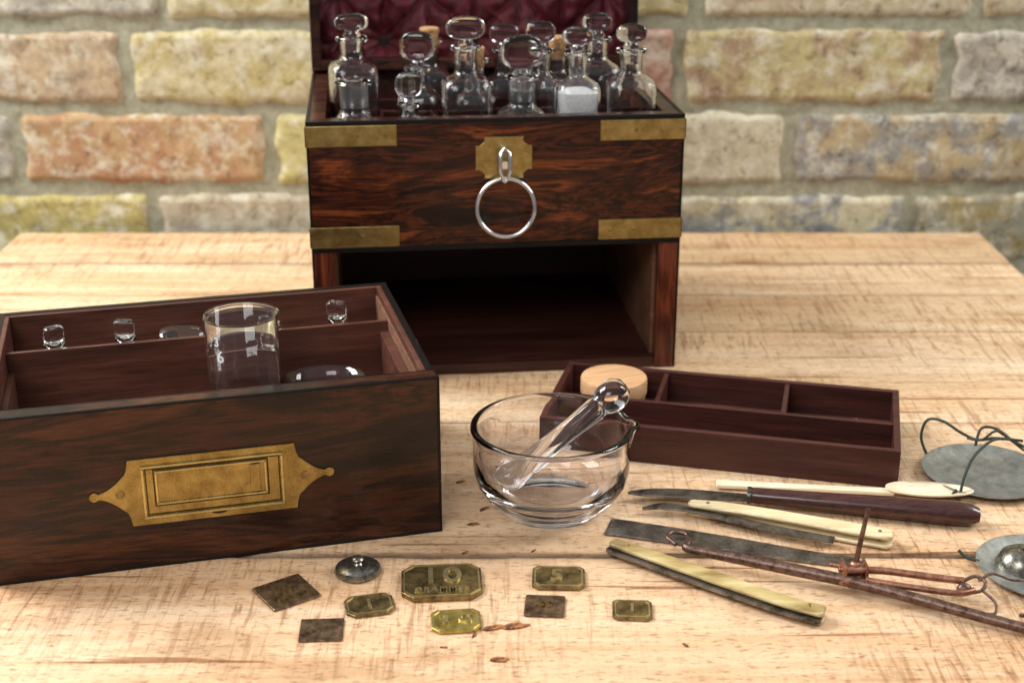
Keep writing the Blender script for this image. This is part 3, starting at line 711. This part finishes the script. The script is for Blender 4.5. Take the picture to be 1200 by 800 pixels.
# bone handled lancet
o=(7.6,74.0)
b_=empty("folding_lancet",(*o,0),0,"folding lancet with cream bone scales and dark steel blade","lancet")
pp=sp2(rel(o,[(7.6,73.95),(9.0,74.25),(10.6,73.7),(12.5,72.7),(15.2,71.3),(18,70.2)])); n=len(pp)
bar("blade",pp,interp([.15,.8,.55,.75,.8,.7],n),.42,.13,STEEL,b_,bevel=.04)
pp=sp2(rel(o,[(10.3,74.15),(13.0,73.4),(16.0,72.3),(19.0,71.1),(21.3,70.2)])); n=len(pp)
w_=interp([.7,1.0,1.05,1.1,1.2,1.1],n); w_[0]=.45; w_[-1]=.6
bar("bone_scale",pp,w_,.62,.26,BONE,b_,bevel=.1,smooth=50)
bar("bone_scale",pp,w_,.08,.26,BONE,b_,bevel=.1,smooth=50)
for (x,y) in ((11.4,73.9),(20.6,70.5)):
    m=M(); m.lathe([(0,.02),(.12,.02),(.12,.90),(.08,.93),(0,.94)],14,c=(x-o[0],y-o[1])); m.obj("rivet",STEEL,b_,smooth=40)
# steel blade
o=(5.5,72.6)
b_=empty("steel_spatula_blade",(*o,0),0,"bare dark steel tapering blade lying on table","blade")
pp=sp2(rel(o,[(5.5,72.5),(8.5,71.6),(12.5,70.3),(16,69.1),(19.2,68.2)])); n=len(pp)
w_=interp([1.9,1.8,1.6,1.3,1.1],n); w_[-1]=.35; w_[-2]=.8
bar("blade",pp,w_,.02,.16,STEEL,b_,bevel=.05)
# razor lancet
o=(5.7,69.5)
b_=empty("ivory_handled_lancet",(*o,0),0,"closed folding razor lancet with yellowed ivory scales","lancet")
ctr=[(5.5,69.75),(7.2,68.5),(9.5,66.8),(12.2,64.8),(14.5,63.2),(15.9,62.5)]
pp=sp2(rel(o,ctr)); n=len(pp)
w_=interp([.8,.9,1.0,1.05,1.0,1.0,1.1],n); w_[0]=.5;w_[-1]=.7
bar("handle_scale",pp,w_,.50,.24,HORN,b_,bevel=.09,smooth=50)
bar("handle_scale",pp,w_,.04,.2,HORN,b_,bevel=.08,smooth=50)
pp=sp2(rel(o,[(x-.18,y-.26) for x,y in ctr]))
bar("blade",pp,[v*.95 for v in w_],.27,.2,STEEL,b_,bevel=.03)
for (x,y) in ((15.2,62.95),(6.4,69.1)):
    m=M(); m.lathe([(0,.02),(.13,.02),(.13,.76),(.08,.8),(0,.81)],14,c=(x-o[0],y-o[1])); m.obj("rivet",BRASSP,b_,smooth=40)

# balance scale beam
o=(18.1,65.9)
bs=empty("balance_scale_beam",(*o,0),0,"rusty iron and copper hand balance beam with hooks lying on table","scale")
p=lambda x,y,z:(x-o[0],y-o[1],z)
m=M(); pts=smoothpath([p(9.0,68.95,.9),p(8.6,69.6,1.0),p(9.0,70.2,1.0),p(9.7,70.0,.95),p(9.75,69.2,.9),p(9.6,68.6,.85),p(11.5,67.9,.8),p(15,66.5,.75),p(18.1,65.2,.7),p(21,63.7,.6),p(25.0,61.6,.45),p(25.9,61.2,.45),p(26.3,61.6,.5),p(26.1,62.2,.55),p(25.7,62.2,.6)],6)
n=len(pts); m.tube(pts,interp([.12,.12,.14,.14,.22,.3,.34,.32,.3,.26,.2,.13,.11],n),12)
m.obj("beam",RUST,bs,smooth=60)
m=M(); pts=smoothpath([p(17.6,65.6,1.2),p(19.5,65.7,1.15),p(22,65.2,1.05),p(23.6,64.9,1.0)],5); m.tube(pts,.2,10); m.obj("beam_arm",COPPER,bs,smooth=60)
m=M(); pts=smoothpath([p(18.5,65.0,1.0),p(20.5,64.5,.9),p(23.0,64.0,.8),p(24.0,64.3,.8)],5); m.tube(pts,.17,10)
m.obj("beam_arm",COPPER,bs,smooth=60)
m=M(); m.tube(smoothpath([p(23.6,64.9,1.0),p(24.3,65.2,1.1),p(24.7,64.8,1.0),p(24.4,64.3,.8),p(23.8,64.2,.7)],5),.1,8)
m.tube(smoothpath([p(24.4,64.3,.8),p(24.9,63.6,.5),p(24.7,62.9,.3),p(24.2,63.0,.2)],5),.08,8)
m.tube(smoothpath([p(24.4,64.9,1.0),p(25.2,65.3,1.2),p(26.2,65.2,.9),p(27.2,65.6,.6)],5),.08,8)
m.ellipsoid(p(23.5,64.4,.8),(.4,.35,.35),16,10)
m.obj("end_hook",RUST,bs,smooth=60)
m=M(); m.box(-.65,.65,-.55,.55,.45,.75).box(-.65,-.48,-.55,.55,.75,1.5).box(.48,.65,-.55,.55,.75,1.5)
m.tube([(-.85,0,1.1),(.85,0,1.1)],.14,12); m.tube([(-.2,.5,.9),(-1.1,.9,.9)],.13,10); m.tube([(.2,-.5,.9),(-.9,-.9,.8)],.13,10)
m.lathe([(0,.8),(.34,.8),(.4,1.1),(.25,1.5),(.16,1.6),(0,1.6)],16)
m.obj("fulcrum_bracket",COPPER,bs,bevel=.04)
m=M(); m.tube([(0.05,0,1.4),(.15,.02,2.4),(.3,.03,3.6),(.42,.05,4.7)],[.15,.15,.13,.11],10); m.obj("pointer",RUST,bs,smooth=60)

# scale pans
def pan(loc,r,label):
    e=empty("scale_pan",loc,0,label,"scale pan","balance scale pans")
    m=M(); m.lathe([(0,.0),(r*.5,.03),(r*.85,.16),(r,.42),(r+.03,.5),(r-.05,.5),(r*.84,.25),(r*.5,.12),(0,.09)],72); m.obj("pan_dish",PEWTER,e,smooth=60); return e
p1=pan((29.2,79.0,0.01),3.8,"round dull tin scale pan with dark green cords on table")
m=M()
def cord(pts,r=.09): m.tube(smoothpath(pts,7),r,8)
cord([(-3.0,2.4,.45),(-3.3,2.9,1.4),(-3.0,3.0,2.5),(-2.2,2.4,2.7),(-1.2,1.8,2.2),(-.2,1.6,1.8),(1.0,1.6,1.9),(2.6,1.9,1.6)])
cord([(-2.4,-2.9,.45),(-2.2,-2.6,1.2),(-1.6,-1.8,2.0),(-.6,-.6,2.3),(.6,.4,2.4),(2.4,1.0,2.0)])
cord([(-.4,1.2,1.6),(.2,2.2,2.3),(1.2,2.3,2.2),(1.9,1.2,1.9),(2.8,.2,1.7)])
cord([(-2.6,-2.7,.5),(-2.9,-3.0,.25),(-2.5,-3.3,.2)],.08)
cord([(-.8,1.6,1.9),(-.2,.9,2.1),(.7,1.3,2.5),(1.5,2.0,2.0),(3.2,2.6,.6)],.08)
m.obj("suspension_cord",CORD,p1,smooth=180)
p2=pan((28.7,67.3,0.01),3.5,"round dull tin scale pan holding small metal cup")
m=M(); cord([(-3.3,.6,.45),(-3.9,.9,.5),(-4.3,1.2,.8)]); m.obj("suspension_cord",CORD,p2,smooth=180)
e=empty("metal_cup",(27.7,68.0,.14),0,"small shiny domed metal cup lying in scale pan","cup")
m=M(); m.lathe([(0,.9),(.5,.85),(.9,.65),(1.15,.3),(1.25,0),(1.35,0),(1.3,.2),(1.05,.72),(.6,1.0),(.25,1.05),(.25,1.2),(0,1.22)],36); m.obj("cup_shell",FERR,e,smooth=60)

# wood chips
for (x,y,s,rz,lb) in ((-1.0,61.9,1.0,20,1),(.1,62.1,1.1,10,1),(-.6,59.1,.8,5,0),(-2.2,72.9,.6,0,0),(-1.6,74.8,.6,40,0),(-3.4,60.2,.3,0,0),(4.9,76.6,.35,0,0),(-2.6,69.6,.4,30,0),(-1.9,61.3,.4,70,0),(-3.2,78.3,.5,15,0),(1.2,69.8,.3,50,0),(8.6,60.4,.35,120,0),(-1.3,79.5,.45,-20,0)):
    m=M(); out=[]
    for i in range(11):
        a=2*math.pi*i/11; rr=s*random.uniform(.45,.8); out.append((rr*math.cos(a),rr*.38*math.sin(a)))
    m.prism(out,0,.05+s*.04)
    c_=m.obj("wood_chip",CHIPM,None,bevel=.03,loc=(x,y,.0),rot=(0,0,R(rz)))
    c_["label"]="small brown splinter of wood lying on table"; c_["category"]="wood chip"; c_["group"]="wood chips on the table"

# ---------------------------------------------------------------- light
wd=bpy.data.worlds.new("World"); scene.world=wd; wd.use_nodes=True
nt=wd.node_tree; bg=nt.nodes["Background"]
tc=nt.nodes.new("ShaderNodeTexCoord"); sx=nt.nodes.new("ShaderNodeSeparateXYZ"); nt.links.new(tc.outputs["Generated"],sx.inputs[0])
rp=nt.nodes.new("ShaderNodeValToRGB"); nt.links.new(sx.outputs[2],rp.inputs[0])
rp.color_ramp.elements[0].position=0; rp.color_ramp.elements[0].color=(.38,.37,.36,1)
rp.color_ramp.elements[1].position=.8; rp.color_ramp.elements[1].color=(.88,.95,1.0,1)
nt.links.new(rp.outputs[0],bg.inputs[0]); bg.inputs[1].default_value=.50
def area(name,loc,target,sx,sy,power,colr):
    l=bpy.data.lights.new(name,'AREA'); l.shape='RECTANGLE'; l.size=sx*CM; l.size_y=sy*CM; l.energy=power; l.color=colr
    o=bpy.data.objects.new(name,l); col.objects.link(o); o.location=Vector(loc)*CM
    d=(Vector(target)-Vector(loc)); o.rotation_euler=d.to_track_quat('-Z','Y').to_euler(); return o
area("window_lamp",(-105,108,105),(0,95,0),55,75,35,(.96,.985,1.0))
area("side_window_lamp",(135,100,100),(5,100,5),45,70,17,(.97,.985,1.0))
area("front_fill_lamp",(-50,-40,120),(0,115,12),80,55,13,(1.0,.99,.97))  # unseen fill light added in front

# ---------------------------------------------------------------- camera
cam=bpy.data.cameras.new("camera"); co=bpy.data.objects.new("camera",cam); col.objects.link(co)
co.location=(0,0,.393); co.rotation_euler=(R(90-21),0,0)
cam.lens=50; cam.sensor_width=36; cam.clip_start=.01; cam.clip_end=50
cam.dof.use_dof=True; cam.dof.focus_distance=.80; cam.dof.aperture_fstop=9
scene.camera=co
scene.view_settings.view_transform='Standard'; scene.view_settings.look='None'; scene.view_settings.exposure=0
